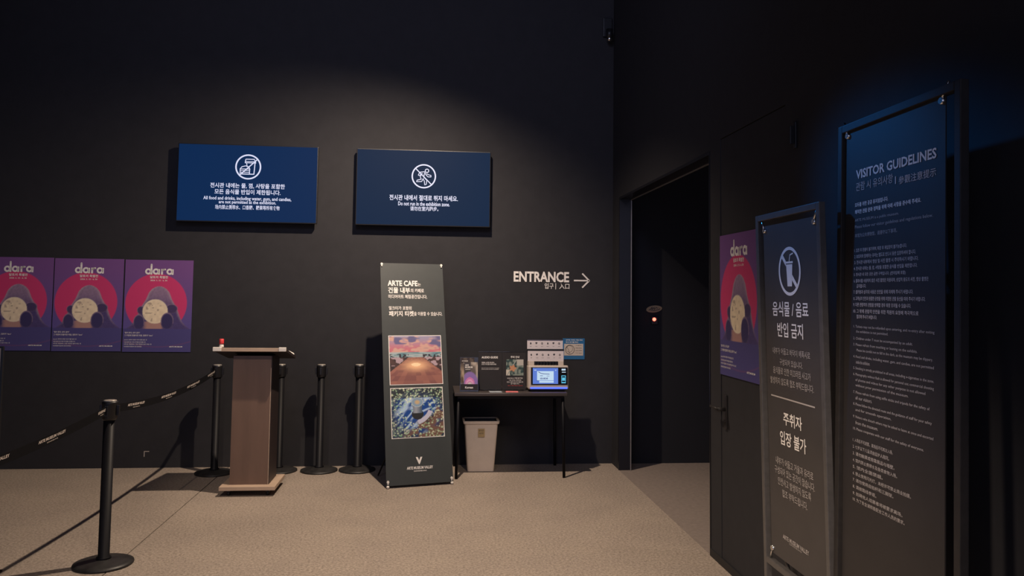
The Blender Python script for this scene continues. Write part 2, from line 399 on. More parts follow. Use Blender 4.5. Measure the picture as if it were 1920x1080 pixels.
fr, t = tv(-0.068, 2.236, 1.262, 0.722, 'right wall screen, slate blue, warning against running with runner icon', 'screen2')
lettering(fr, [
    ('전시관 내에서 절대로 뛰지 마세요.', 730, 375, 858.5, 10.5, 0.018),
    ('Do not run in the exhibition zone.', 746.5, 385, 843, 7.5, 0.018),
    ('请勿在室内跑步。', 769, 395, 822, 8.5, 0.012)], 'screen_text', t, z=Z, h=Z)
bm = bmesh.new()
cx_, cy_ = fr.at(794.7, 330.5, Z)
bm_ring(bm, cx_, cy_, 21.4*S, 24.0*S, Z)
bm_ring(bm, cx_+6*S, cy_+11*S, 2.6*S, 4.2*S, Z, 20)
ic([(-16, 15), (15, -16)], 1.8)
ic([(-11, 2), (-8, 8), (1, 9), (4, 3), (8, -1), (14, -1), (14, 2), (10, 3), (5, 5)], 1.4)
ic([(-11, 2), (-8, 1), (-5, 6)], 1.4)
ic([(-3, 6), (-7, -1), (-5, -6), (-13, -8), (-14, -11), (-4, -10.5), (-1, -4)], 1.4)
ic([(1, 6), (0, -2), (6, -8), (5, -16), (2, -17), (1, -9), (-2, -5)], 1.4)
obj('icon', bm, 'screen_text', t)

# ------------------------------------------------------------------ posters
PW, PH = 0.600, 0.838
def poster_col(s, t):
    x = s*PW; y = t*PH
    sx, sy = s, t*PH/PW
    bg = mixc((0.105, 0.080, 0.27), (0.175, 0.075, 0.24), sst(0.2, 0.95, t))
    bg = mixc(bg, (0.07, 0.05, 0.15), 0.5*(1-sst(0.0, 0.06, t)))
    c = bg
    d = sqrt((sx-0.47)**2+(sy-0.735)**2)
    c = mixc(c, (0.58, 0.045, 0.155), 1-sst(0.447, 0.457, d))
    # rounded mound standing in for the pictured figure
    pts_ = ((0.345, 0.47), (0.40, 0.40), (0.46, 0.35), (0.53, 0.315), (0.656, 0.27), (0.796, 0.19), (0.90, 0.15), (0.955, 0.105), (0.985, 0.055), (0.998, 0.0))
    hw = 0.0
    for (ya, wa), (yb, wb) in zip(pts_, pts_[1:]):
        if ya <= sy <= yb: hw = wa+(wb-wa)*(sy-ya)/(yb-ya)
    cxm = 0.51
    if 0.345 < sy < 1.0:
        dm = hw-abs(sx-cxm)
        k = sst(-0.006, 0.006, dm)
        up = sst(0.55, 0.95, sy)
        body = mixc((0.075, 0.055, 0.165), (0.27, 0.18, 0.28), up)
        body = mixc(body, (0.50, 0.36, 0.42), 0.5*(1-sst(0.0, 0.045, dm))*sst(0.3, 0.6, sy))
        body = tuple(v*(0.88+0.24*vn(sx*60, sy*60)) for v in body)
        c = mixc(c, body, k)
        if sy < 0.46 and 0.26 < sx < 0.6: c = mixc(c, (0.50, 0.28, 0.22), 0.8*k*sst(0.26, 0.36, sx)*(1-sst(0.54, 0.60, sx)))
    def blob(c, bx, by, rx, ry, colr):
        q = sqrt(((sx-bx)/rx)**2+((sy-by)/ry)**2)
        rim = mixc(colr, (0.34, 0.24, 0.33), 0.65*sst(0.80, 0.97, q)*(1 if sy > by-0.03 else 0.25))
        return mixc(c, rim, 1-sst(0.97, 1.03, q)) if sy > 0.345 else c
    c = blob(c, 0.70, 0.655, 0.09, 0.07, (0.065, 0.045, 0.12))
    c = blob(c, 0.25, 0.63, 0.055, 0.06, (0.065, 0.045, 0.12))
    q = sqrt((sx-0.459)**2+(sy-0.612)**2)
    if q < 0.20:
        mo = mixc((0.88, 0.74, 0.52), (0.62, 0.49, 0.35), vn(sx*30+3, sy*30, 3)*0.55)
        if vn(sx*24, sy*30, 9) > 0.86 or (sx < 0.42 and vn(sx*24, sy*34, 5) > 0.70): mo = mixc(mo, (0.30, 0.23, 0.19), 0.65)
        mo = mixc(mo, (0.80, 0.68, 0.50), sst(0.15, 0.185, q))
        c = mixc(c, mo, 1-sst(0.181, 0.189, q))
    c = blob(c, 0.64, 0.465, 0.095, 0.13, (0.045, 0.036, 0.115))
    c = blob(c, 0.227, 0.445, 0.082, 0.12, (0.050, 0.040, 0.120))
    c = mixc(c, (0.072, 0.062, 0.20), 1-sst(0.349, 0.353, sy))
    dd = sqrt((sx-0.5)**2*0.35+(sy-0.62)**2)
    c = mixc(c, (0.20, 0.07, 0.16), 0.5*exp(-((sy-0.075-0.35*(sx-0.5)**2)/0.007)**2))
    return c
def poster(fr, label, first=None, W=PW, Hh=PH, bent=False):
    t = thing('poster', label, 'poster', fr, group='purple moon exhibition posters')
    if first:
        for ch in first.children:
            c = ch.copy(); col.objects.link(c); c.parent = t
        return t
    box('paper', (0, 0, 0), (W, Hh, 0.004), 'black', t)
    picture('picture', 0.0, 0.0, W, Hh, 110, 154, poster_col, t, 0.0052)
    z = 0.0062
    # title: round letters drawn as strokes
    bm = bmesh.new()
    wd = 0.0165; y = 0.732
    def ring(cx): bm_ring(bm, cx, y, 0.0125, 0.0285, z, 32)
    def dot(cx, cy): bm_poly(bm, [(cx+wd/2*cos(k*pi/8), cy+wd/2*sin(k*pi/8)) for k in range(16)], z)
    ring(0.203); bm_line(bm, (0.2295, y-0.028), (0.2295, y+0.062), wd, z); dot(0.2295, y+0.062)
    ring(0.270); bm_line(bm, (0.2965, y-0.028), (0.2965, y+0.022), wd, z)
    bm_line(bm, (0.3235, y-0.028), (0.3235, y+0.024), wd, z)
    bm_stroke(bm, [(0.3235, y+0.000), (0.329, y+0.014), (0.338, y+0.019), (0.350, y+0.020)], wd*0.9, z); dot(0.350, y+0.020)
    ring(0.391); bm_line(bm, (0.4175, y-0.028), (0.4175, y+0.022), wd, z)
    obj('lettering', bm, 'ink', t, label='large white rounded title')
    bm = bmesh.new()
    for s_, u0_, v0_, u1_, v1_, b_ in (
        ('달토끼 특별전', 0.220, 0.668, 0.377, 0.692, 0.02), ('2024. 3. 15 - 6. 30', 0.224, 0.644, 0.372, 0.657, 0.02),
        ('"달이 뜬다, 모두 같이"', 0.016, 0.164, 0.150, 0.180, 0.012), ('그 무렵에 만들어진 마음, 달토끼 "dara"', 0.014, 0.140, 0.264, 0.156, 0.012),
        ('dara는 전하지 못한 이야기를 담은 곳', 0.014, 0.103, 0.214, 0.114, 0.008), ('소원 밝힌 달 아래 우리를 안아줍니다.', 0.014, 0.082, 0.205, 0.093, 0.008),
        ('어두운 마음에도 가장 따뜻한 달이 되는 곳', 0.014, 0.063, 0.255, 0.074, 0.008), ('아르떼뮤지엄에서 만나보세요.', 0.014, 0.042, 0.171, 0.053, 0.008),
        ('ARTE MUSEUM', 0.410, 0.042, 0.526, 0.053, 0.02)):
        put_text(bm, s_, u0_, v0_, u1_, v1_, b_, z)
    obj('lettering', bm, 'ink', t, kind='stuff')
    return t
p0 = poster(wall_frame(-2.764, 1.043), 'rightmost of the three purple moon posters on the back wall, nearest the wooden lectern')
poster(wall_frame(-3.376, 1.046), 'middle one of the three purple moon posters on the back wall', p0)
poster(wall_frame(-3.984, 1.049), 'leftmost purple moon poster on the back wall, cut by the frame edge', p0)
poster(Frame((RX+0.003, 4.740, 1.137), (0, -1, 0), (0, 0, 1)), 'purple moon poster on the dark service door beside the tall black sign stands', p0)

# ------------------------------------------------------------------ entrance lettering
t = thing('wall_lettering', 'raised white ENTRANCE lettering with arrow on the dark back wall', 'sign', wall_frame(0.8, 1.64))
fr = wall_frame(0.8, 1.64)
bm = bmesh.new()
u0, v0 = fr.at(963, 528.3); u1, v1 = fr.at(1067, 510)
put_text(bm, 'ENTRANCE', u0, v0, u1, v1, 0.03, 0.0)
u0, v0 = fr.at(1021, 541.5); u1, v1 = fr.at(1067.5, 531.5)
put_text(bm, '입구', u0, v0, u0+0.087, v1, 0.008, 0.0)
bm_line(bm, (u0+0.108, v0-0.004), (u0+0.108, v1+0.002), 0.005, 0)
put_text(bm, '入口', u1-0.098, v0, u1, v1, 0.010, 0.0)
ax0, ay = fr.at(1076, 526); ax1, _ = fr.at(1105, 526)
bm_line(bm, (ax0, ay), (ax1-0.006, ay), 0.014)
bm_line(bm, (ax1-0.070, ay+0.068), (ax1, ay-0.002), 0.014)
bm_line(bm, (ax1-0.070, ay-0.068), (ax1, ay+0.002), 0.014)
r = bmesh.ops.extrude_face_region(bm, geom=bm.faces[:])
for v in [g for g in r['geom'] if isinstance(g, bmesh.types.BMVert)]: v.co.z += 0.005
obj('raised_letters', bm, 'ink', t)

# small corner tape mark, wall bracket, camera
fr = wall_frame(-2.54, 0.10)
t = thing('tape_mark', 'small pale L shaped mark low on the back wall left of lectern', 'mark', fr)
bm = bmesh.new()
bm_box(bm, (0, 0, 0), (0.006, 0.050, 0.002)); bm_box(bm, (0.006, 0.044, 0), (0.045, 0.050, 0.002)); obj('tape', bm, 'tape', t)
t = thing('security_camera', 'small dark dome camera high on the wall near the corner', 'camera', wall_frame(1.705, 4.07))
box('wall_mount', (-0.045, 0.08, 0), (0.045, 0.27, 0.03), 'black', t, bev=0.006)
bm = bmesh.new(); bm_cyl(bm, (0, 0.13, 0.02), (0, 0.13, 0.10), 0.022, seg=16); bm_cyl(bm, (0, 0.13, 0.10), (0, 0.04, 0.10), 0.034, 0.032, seg=20); obj('body', bm, 'black', t)
bm = bmesh.new(); bmesh.ops.create_uvsphere(bm, u_segments=18, v_segments=12, radius=0.028, matrix=Matrix.Translation((0, 0.035, 0.10)));
for f in bm.faces: f.smooth = True
obj('dome', bm, 'chrome', t)
t = thing('wall_bracket', 'small black vertical bracket on the right wall above the sign stands', 'bracket', Frame((RX, 3.705, 2.33), (0, -1, 0), (0, 0, 1)))
box('plate', (-0.012, 0, 0), (0.012, 0.13, 0.012), 'black', t, bev=0.003)
box('arm', (-0.008, 0.02, 0.012), (0.008, 0.11, 0.035), 'black', t, bev=0.003)
# plaque and indicator in the passage
cf = Frame((2.18, WY-0.006, 1.44), (1, 0, 0), (0, 0, 1))
t = thing('door_plaque', 'small oval brass coloured plaque with dark script in the dark passage', 'plaque', cf)
bm = bmesh.new(); bm_cyl(bm, (0, 0, 0), (0, 0, 0.008), 1.0, seg=36)
for v in bm.verts: v.co.x *= 0.078; v.co.y = v.co.y*0.034+0.04+v.co.x*0.1
obj('plate', bm, 'brass', t)
bm = bmesh.new()
bm_stroke(bm, [(-0.055, 0.025), (-0.03, 0.045), (-0.02, 0.058), (-0.022, 0.035), (0.0, 0.055), (0.0, 0.035), (0.02, 0.055), (0.035, 0.045)], 0.006, 0.0092)
bm_stroke(bm, [(-0.04, 0.03), (0.0, 0.024), (0.045, 0.034), (0.06, 0.045)], 0.006, 0.0092)
obj('lettering', bm, 'ink_black', t)
t = thing('indicator_lamp', 'small glowing red indicator lamp under the oval plaque', 'lamp', Frame((2.182, WY-0.006, 1.35), (1, 0, 0), (0, 0, 1)))
box('housing', (-0.03, -0.02, 0), (0.035, 0.055, 0.02), 'black', t, bev=0.006)
bm = bmesh.new(); bmesh.ops.create_uvsphere(bm, u_segments=16, v_segments=10, radius=0.017, matrix=Matrix.Translation((-0.005, 0.03, 0.024)))
obj('lens', bm, 'led_red', t)

# ------------------------------------------------------------------ belt barrier posts
BG = 'black belt barrier posts'
def stanchion(loc, label, rz=0):
    t = thing('barrier_post', label, 'barrier post', None, loc, rz, BG)
    bm = bmesh.new(); bm_lathe(bm, [(0, 0), (0.161, 0), (0.165, 0.006), (0.163, 0.013), (0.140, 0.021), (0.06, 0.031), (0.038, 0.036), (0, 0.036)], seg=48); obj('base', bm, 'base', t)
    bm = bmesh.new(); bm_lathe(bm, [(0.0, 0.03), (0.042, 0.034), (0.040, 0.045), (0.0315, 0.05), (0.0315, 0.842), (0, 0.842)], seg=28); obj('pole', bm, 'blackmetal', t)
    bm = bmesh.new(); bm_lathe(bm, [(0, 0.835), (0.036, 0.835), (0.040, 0.842), (0.0425, 0.85), (0.0425, 0.925), (0.044, 0.932), (0.044, 0.944), (0, 0.944)], seg=28); obj('head', bm, 'black', t)
    bm = bmesh.new(); bm_lathe(bm, [(0, 0.944), (0.037, 0.944), (0.036, 0.950), (0.030, 0.952), (0, 0.952)], seg=28); obj('top_cap', bm, 'cap', t, label='worn shiny top cap')
    for k in range(4):
        bm = bmesh.new(); bm_box(bm, (-0.010, -0.056, 0.862), (0.010, -0.040, 0.922), 0.003)
        bmesh.ops.rotate(bm, verts=bm.verts, cent=(0, 0, 0), matrix=Matrix.Rotation(k*pi/2, 3, 'Z'))
        obj('belt_clip', bm, 'black', t)
    return t
s0 = stanchion((-1.865, 4.995, 0), 'nearest belt barrier post, standing alone at the lower left')
dup(s0, (-1.857, 7.385, 0), 'belt barrier post left of the lectern, holding the far belt end')
dup(s0, (-1.315, 7.45, 0), 'belt barrier post half hidden behind the right side of the lectern')
dup(s0, (-0.957, 7.44, 0), 'free belt barrier post right of the lectern, second one from the tall cafe sign')
dup(s0, (-0.620, 7.45, 0), 'free belt barrier post right beside the tall cafe sign')

def belt(A, B, sag, label, texts, tilt=0.0):
    A = Vector(A); B = Vector(B); d = (B-A); L = d.length; du = d.normalized()
    side = Vector((du.y, -du.x, 0)).normalized()
    hb = 0.024
    def P(s, v, off=0.0):
        k = s/L
        p = A + d*k - Vector((0, 0, sag*4*k*(1-k)))
        return p + Vector((0, 0, v*hb)) + side*(off + tilt*v*hb)
    t = thing('barrier_belt', label, 'belt', None, A)
    N = 28; bm = bmesh.new(); cols_ = []
    for i in range(N+1):
        s = L*i/N
        cols_.append([bm.verts.new(P(s, v, o)-A) for v, o in ((-1, -0.0007), (1, -0.0007), (1, 0.0007), (-1, 0.0007))])
    for a, b in zip(cols_, cols_[1:]):
        for k in range(4): bm.faces.new((a[k], b[k], b[(k+1) % 4], a[(k+1) % 4]))
    bm.faces.new(cols_[0]); bm.faces.new(cols_[-1][::-1])
    obj('webbing', bm, 'belt', t)
    bm = bmesh.new()
    for s0_, ln, flip in texts:
        put_text(bm, 'ARTE MUSEUM VALLEY', s0_, 0.0, s0_+ln, 0.62, 0.028, fn=lambda s, v: P(s, v, 0.0016)-A)
        put_text(bm, 'GANGNEUNG', s0_+ln*0.3, -0.55, s0_+ln*0.7, -0.32, 0.01, fn=lambda s, v: P(s, v, 0.0016)-A)
    obj('lettering', bm, 'ink_dim', t, kind='stuff')
    return t
belt((-1.862, 5.05, 0.895), (-1.858, 7.332, 0.895), 0.055, 'far black printed belt between the two linked barrier posts', [(0.22, 0.30, 0), (0.85, 0.33, 0), (1.45, 0.34, 0), (2.03, 0.22, 0)])
belt((-1.92, 2.45, 0.895), (-1.868, 4.94, 0.895), 0.06, 'near black printed belt running from nearest barrier post out of frame left', [(1.18, 0.28, 0), (1.72, 0.28, 0), (2.39, 0.10, 0)])

# ------------------------------------------------------------------ lectern
t = thing('lectern', 'brown laminate lectern with slanted top and rolling base beside the posters', 'lectern', None, (-1.39, 6.72, 0))
bm = bmesh.new(); bm_box(bm, (-0.150, -0.115, 0.078), (0.146, 0.20, 1.09)); lb = obj('body', bm, 'wood', t)
box('side_panel', (0.1465, -0.112, 0.078), (0.152, 0.20, 1.09), 'woodside', t, bev=0.001, label='side panel with its shade put into the colour')
box('corner_edge', (0.143, -0.117, 0.078), (0.1475, -0.1125, 0.995), 'woodedge', t, label='pale edge strip')
bm = bmesh.new(); bm_box(bm, (-0.214, -0.19, 0.048), (0.214, 0.25, 0.078), 0.003); obj('base_board', bm, 'woodedge', t)
for sx, sy in ((-0.15, -0.13), (0.15, -0.13), (-0.15, 0.19), (0.15, 0.19)):
    bm = bmesh.new(); bm_cyl(bm, (sx-0.011, sy, 0.018), (sx+0.011, sy, 0.018), 0.018, seg=20)
    bm_box(bm, (sx-0.016, sy-0.018, 0.030), (sx+0.016, sy+0.018, 0.048), 0.003); obj('caster', bm, 'black', t)
rot = Matrix.Rotation(radians(-11), 3, 'X')
bm = bmesh.new(); bm_box(bm, (-0.285, -0.20, 1.085), (0.270, 0.29, 1.108), 0.003, rot=rot)
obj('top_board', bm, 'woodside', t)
bm = bmesh.new(); bm_box(bm, (-0.285, -0.205, 1.130), (0.270, -0.190, 1.158), 0.002); obj('front_lip', bm, 'woodedge', t, label='pale front edge')
for x0_, x1_ in ((-0.29, -0.225), (0.215, 0.272)):
    box('edge_clip', (x0_, -0.209, 1.131), (x1_, -0.186, 1.163), 'white', t, bev=0.004)
# things on the lectern
b = thing('glue_bottle', 'small bottle with red cap standing on left corner of the lectern', 'bottle', None, (-1.622, 6.548, 1.160))
bm = bmesh.new(); bm_lathe(bm, [(0, 0), (0.017, 0), (0.018, 0.004), (0.016, 0.020), (0.013, 0.024), (0.013, 0.028), (0, 0.028)], seg=20); obj('body', bm, 'white', b)
bm = bmesh.new(); bm_lathe(bm, [(0, 0.026), (0.0165, 0.026), (0.0175, 0.032), (0.0175, 0.064), (0.014, 0.067), (0, 0.067)], seg=20); obj('cap', bm, 'red', b)
b = thing('hook', 'small white hook at the right rear corner of the lectern top', 'hook', None, (-1.155, 7.00, 1.078))
bm = bmesh.new(); bm_path(bm, [(-0.035, 0, 0.022), (-0.01, 0, 0.012), (0.012, 0, 0.0), (0.012, 0, -0.008)], 0.009, seg=12); bmesh.ops.create_uvsphere(bm, u_segments=12, v_segments=8, radius=0.012, matrix=Matrix.Translation((0.012, 0, -0.004))); obj('arm', bm, 'white', b)

# ------------------------------------------------------------------ cafe sign stand
a = radians(14.15); L_, h_ = 0.479, 1.850
uu = Vector((cos(a), sin(a), 0)); nn = Vector((-sin(a), cos(a), 0)); vv = nn*L_+Vector((0, 0, h_))
CF = Frame((-0.322, 6.738, 0.02), uu, vv)
CW, CH = 0.570, vv.length
t = thing('banner_stand', 'tall charcoal cafe sign stand with two pictures beside the table', 'banner stand', CF)
box('sheet', (0, 0, 0), (CW, CH, 0.0035), 'sheet_green', t)
Z = 0.0052
lettering(CF, [
    ('ARTE CAFE', 727, 536, 783, 10.5, 0.03)], 'ink', t, z=Z, h=Z)
lettering(CF, [('건물 내부', 728, 549.5, 769, 11, 0.024)], 'ink', t, z=Z, h=Z)
lettering(CF, [('패키지 티켓', 729.5, 593, 776, 10, 0.024)], 'ink', t, z=Z, h=Z)
lettering(CF, [('는', 783.5, 536.5, 789, 6, 0.01),
    ('의 카페로', 770, 548.5, 795, 7.5, 0.014),
    ('미디어아트 체험공간입니다.', 728.5, 559.5, 801, 7.5, 0.014),
    ('밀크티가 포함된', 729.5, 581, 772, 7, 0.014),
    ('을 이용할 수 있습니다.', 776.5, 592, 829.5, 7.5, 0.014)], 'ink', t, z=Z, h=Z)
lettering(CF, [('V', 780, 870.5, 792.5, 13.5, 0.06)], 'ink', t, z=Z, h=Z)
lettering(CF, [('ARTE MUSEUM VALLEY', 763, 881, 812, 5.5, 0.03), ('GANGNEUNG', 776, 884.5, 800, 2.4, 0.01)], 'ink', t, z=Z, h=Z)
def terrace(s, t_):
    x = s; y = t_
    if y > 0.66:
        k = (y-0.66)/0.34
        c = mixc((0.50, 0.16, 0.20), (0.30, 0.27, 0.38), sst(0.1, 0.95, k))
        n = 0.6*vn(x*6, y*17)+0.4*vn(x*18, y*40, 2)
        c = mixc(c, (0.55, 0.33, 0.28), sst(0.45, 0.65, n))
        c = mixc(c, (0.13, 0.12, 0.24), sst(0.58, 0.75, vn(x*7+4, y*19, 5))*sst(0.15, 0.4, k))
        return c
    if y > 0.55:
        c = mixc((0.36, 0.42, 0.44), (0.12, 0.24, 0.28), sst(0.3, 0.7, vn(x*8, y*60)))
        if abs(x-0.5) > 0.14 and y < 0.62: c = mixc(c, (0.04, 0.03, 0.04), sst(0.45, 0.6, vn(x*30, y*40, 4)))
        return c
    half = 0.14+0.42*(0.55-y)/0.55*1.6
    dx = abs(x-0.5)
    glow = exp(-((x-0.5)/0.22)**2-((y-0.38)/0.10)**2)
    if dx < half:
        row = 1/(0.62-y+0.05)
        tile = hsh(int((x-0.5)/(0.65-y+0.02)*5+20), int(row*3), 3)
        c = mixc((0.20, 0.085, 0.08), (0.32, 0.14, 0.11), tile)
        c = mixc(c, (0.85, 0.50, 0.28), glow)
        core = ((x-0.5)/0.09)**2+((y-0.40)/0.035)**2
        if core < 1: c = (0.90, 0.68, 0.42)
        return c
    if y > 0.38 and dx > half+0.02 and vn(x*14, y*22, 6) > 0.45: return (0.40, 0.30, 0.34)
    return mixc((0.035, 0.030, 0.035), (0.10, 0.055, 0.05), vn(x*20, y*20, 8))
def swirl(s, t_):
    x = s-0.50; y = t_-0.52
    r = sqrt(x*x+y*y); an = math.atan2(y, x)
    n = vn((x*0.8+y*0.6)*6+3, (y*0.8-x*0.6)*26+r*6, 2)
    c = mixc((0.012, 0.06, 0.26), (0.38, 0.52, 0.72), sst(0.40, 0.85, n))
    c = mixc(c, (0.03, 0.035, 0.04), sst(0.30, 0.55, r)*0.85)
    c = mixc(c, (0.16, 0.09, 0.07), sst(0.0, 0.25, x-y-0.1)*sst(0.4, 0.6, vn(s*9, t_*9, 7)))
    if t_ > 0.80: c = mixc(c, (0.03, 0.035, 0.035), 0.8)
    for gs, kk, thr in ((17, 11, 0.45), (29, 41, 0.62)):
        i0, j0 = int(s*gs), int(t_*gs)
        for i in (i0-1, i0, i0+1):
            for j in (j0-1, j0, j0+1):
                if hsh(i, j, kk) > thr and (r > 0.25 or hsh(i, j, kk+5) > 0.9):
                    px_, py_ = (i+hsh(i, j, kk+1))/gs, (j+hsh(i, j, kk+2))/gs
                    q = sqrt((s-px_)**2+(t_-py_)**2)
                    gl = mixc((0.30, 0.60, 0.35), (0.85, 0.90, 0.62), hsh(i, j, kk+3))
                    c = mixc(c, gl, exp(-(q/(0.006+0.008*hsh(i, j, kk+4)))**2))
    # paper sleeve band
    q = sqrt((s-0.38)**2+(t_-0.68)**2); aa = math.degrees(math.atan2(t_-0.68, s-0.38))
    if 0.36 < q < 0.445 and -72 < aa < -22: c = (0.50, 0.50, 0.62)
    # cup and its shadow
    if ((s-0.50)/0.115)**2+((t_-0.46)/0.105)**2 < 1: c = (0.025, 0.027, 0.03)
    if abs(s-0.50) < 0.085+0.06*(t_-0.5) and 0.49 < t_ < 0.68: c = mixc((0.30, 0.33, 0.38), (0.08, 0.12, 0.18), abs(s-0.47)/0.1)
    q = ((s-0.50)/0.115)**2+((t_-0.71)/0.10)**2
    if q < 1: c = mixc((0.55, 0.40, 0.22), (0.22, 0.33, 0.45), sst(0.0, 0.35, q))
    if 0.82 < q < 1.0: c = (0.45, 0.50, 0.52)
    return c
def pic_rect(fr, tl, br, h):
    u0, v1 = fr.at(*tl, h); u1, v0 = fr.at(*br, h); return u0, v0, u1, v1
u0, v0, _, _ = pic_rect(CF, (727, 630), (829, 722), Z); u0a, v0a = CF.at(731.5, 722.5, Z); u1a, v1a = CF.at(828, 628.5, Z)
u0, u1, v0, v1 = (CF.at(727.5, 630, Z)[0]+u0a)/2, (u1a+CF.at(829.5, 717.5, Z)[0])/2, v0a, v1a
box('picture_border', (u0, v0, 0.0036), (u1, v1, 0.0042), 'ink', t, label='thin white border of the sunset terrace picture')
picture('picture', u0+0.006, v0+0.006, u1-0.006, v1-0.006, 90, 84, terrace, t, 0.0052)
p1, p2, p3, p4 = CF.at(731, 727.5, Z), CF.at(830, 725.5, Z), CF.at(735, 823.5, Z), CF.at(834, 818, Z)
u0, u1, v0, v1 = (p1[0]+p3[0])/2, (p2[0]+p4[0])/2, (p3[1]+p4[1])/2, (p1[1]+p2[1])/2
box('picture_border', (u0, v0, 0.0036), (u1, v1, 0.0042), 'ink', t, label='thin white border of the blue drink picture')
picture('picture', u0+0.006, v0+0.006, u1-0.006, v1-0.006, 110, 104, swirl, t, 0.0052)
bm = bmesh.new(); put_text(bm, 'ARTE CAFE', u0+0.285, v0+0.165, u0+0.385, v0+0.19, 0.03, 0.0062)
bmesh.ops.rotate(bm, verts=bm.verts, cent=(u0+0.335, v0+0.178, 0), matrix=Matrix.Rotation(radians(48), 3, 'Z')); bmesh.ops.translate(bm, verts=bm.verts, vec=(-0.0, -0.02, 0))
obj('lettering', bm, 'ink_black', t)
for (cu_, cv_) in ((0.012, CH-0.012), (CW-0.012, CH-0.012), (0.014, 0.03), (CW-0.014, 0.03)):
    bm = bmesh.new(); bm_cyl(bm, (cu_, cv_, -0.01), (cu_, cv_, 0.014), 0.010, seg=14); bm_box(bm, (cu_-0.006, cv_-0.02, 0.004), (cu_+0.006, cv_+0.012, 0.012), 0.002)
    obj('corner_clip', bm, 'white', t)
inv = CF.M.inverted()
def loc(P): return inv @ Vector(P)
bm = bmesh.new()
back = CF.O+uu*CW/2+nn*0.52; back.z = 0.012
mid = CF.O+vv*0.5+uu*CW/2-CF.n*0.02
for sx in (0.02, CW-0.02):
    bm_cyl(bm, (sx, 0.0, -0.012), (CW/2, CH*0.42, -0.02), 0.007, seg=10)
    bm_cyl(bm, (sx, CH-0.012, -0.012), (CW/2, CH*0.42, -0.02), 0.006, seg=10)
    ft = CF.O+uu*sx+nn*0.46; ft.z = 0.01
    bm_cyl(bm, (CW/2, CH*0.42, -0.02), loc(ft), 0.007, seg=10)
obj('support_rods', bm, 'blackmetal', t)
for sx in (0.012, CW-0.012):
    P = CF.O+uu*sx-nn*0.01; P.z = 0.013
    bm = bmesh.new(); bmesh.ops.create_uvsphere(bm, u_segments=14, v_segments=10, radius=0.013, matrix=Matrix.Translation(loc(P))); obj('foot', bm, 'white', t)
# ------------------------------------------------------------------ table
t = thing('console_table', 'narrow black console table against the back wall', 'table', None, (0.735, 7.32, 0))
bm = bmesh.new(); bm_box(bm, (-0.50, -0.27, 0.712), (0.50, 0.28, 0.742), 0.006); obj('tabletop', bm, 'table', t)
bm = bmesh.new()
bm_box(bm, (-0.47, -0.25, 0.69), (0.47, -0.225, 0.712)); bm_box(bm, (-0.47, 0.235, 0.69), (0.47, 0.26, 0.712)); obj('apron', bm, 'blackmetal', t)
for sx in (-1, 1):
    for y_ in (-0.25, 0.25):
        bm = bmesh.new(); bm_cyl(bm, (sx*0.462, y_*0.94, 0.70), (sx*0.474, y_*1.04, 0.0), 0.014, 0.013, seg=12); obj('leg', bm, 'blackmetal', t)

# paper bin
t = thing('paper_bin', 'beige open plastic bin with tan note on the floor under the table', 'bin', None, (0.492, 7.42, 0))
bm = bmesh.new()
prof = [(0.120, 0.095, 0.004), (0.150, 0.110, 0.43), (0.162, 0.122, 0.432), (0.166, 0.126, 0.455), (0.160, 0.120, 0.458), (0.146, 0.106, 0.450), (0.118, 0.09, 0.02)]
rings = []
for a_, b_, z_ in prof:
    c_ = 0.018; pts = []
    for (sx, sy, s0_) in ((1, 1, 0), (-1, 1, 1), (-1, -1, 2), (1, -1, 3)):
        for k in range(4):
            an = s0_*pi/2+k*pi/6
            pts.append(bm.verts.new((sx*(a_-c_)+c_*cos(an), sy*(b_-c_)+c_*sin(an), z_)))
    rings.append(pts)
for i_, (A_, B_) in enumerate(zip(rings, rings[1:])):
    for k in range(16):
        f = bm.faces.new((A_[k], A_[(k+1) % 16], B_[(k+1) % 16], B_[k])); f.material_index = 1 if i_ >= 5 else 0
bm.faces.new(rings[0][::-1]); f = bm.faces.new(rings[-1]); f.material_index = 1
obj('tub', bm, ['bin', 'bin_in'], t)
bm = bmesh.new(); bm_box(bm, (-0.03, -0.118, 0.315), (0.03, -0.1155, 0.39)); nt_ = obj('sticky_note', bm, 'note', t)
bm = bmesh.new()
put_text(bm, '종이만', 0, 0, 0.044, 0.018, 0.0, fn=lambda x, y: (-0.022+x, -0.1188, 0.365+y))
put_text(bm, '버려', 0, 0, 0.036, 0.016, 0.0, fn=lambda x, y: (-0.018+x, -0.1188, 0.34+y))
obj('lettering', bm, 'ink_black', nt_, kind='stuff')

# brochure holder with brochures
TZ = 0.742
HF = Frame((0.286, 7.17, TZ), (1, 0, 0), (0, 0.10, 1))
t = thing('brochure_holder', 'clear brochure holder at the left end of the table', 'brochure holder', HF)
bm = bmesh.new(); bm_box(bm, (0, 0, -0.032), (0.162, 0.30, -0.029)); bm_box(bm, (0, 0.0, 0.028), (0.162, 0.075, 0.031)); bm_box(bm, (0, 0, -0.032), (0.003, 0.16, 0.031)); bm_box(bm, (0.159, 0, -0.032), (0.162, 0.16, 0.031)); bm_box(bm, (0.0, 0, -0.032), (0.162, 0.003, 0.031))
obj('clear_case', bm, 'acrylic', t)
box('front_label', (0.003, 0.008, 0.0315), (0.159, 0.062, 0.0335), 'sheet_dark', t)
bm = bmesh.new(); put_text(bm, 'Korean', 0.045, 0.024, 0.115, 0.043, 0.03, 0.0342); obj('lettering', bm, 'ink', t)
def bro1(s, t_):
    c = mixc((0.10, 0.07, 0.05), (0.42, 0.32, 0.22), sst(0.35, 0.75, vn(s*7, t_*9, 21)))
    return mixc(c, (0.03, 0.025, 0.03), sst(0.5, 0.8, t_)*0.8)
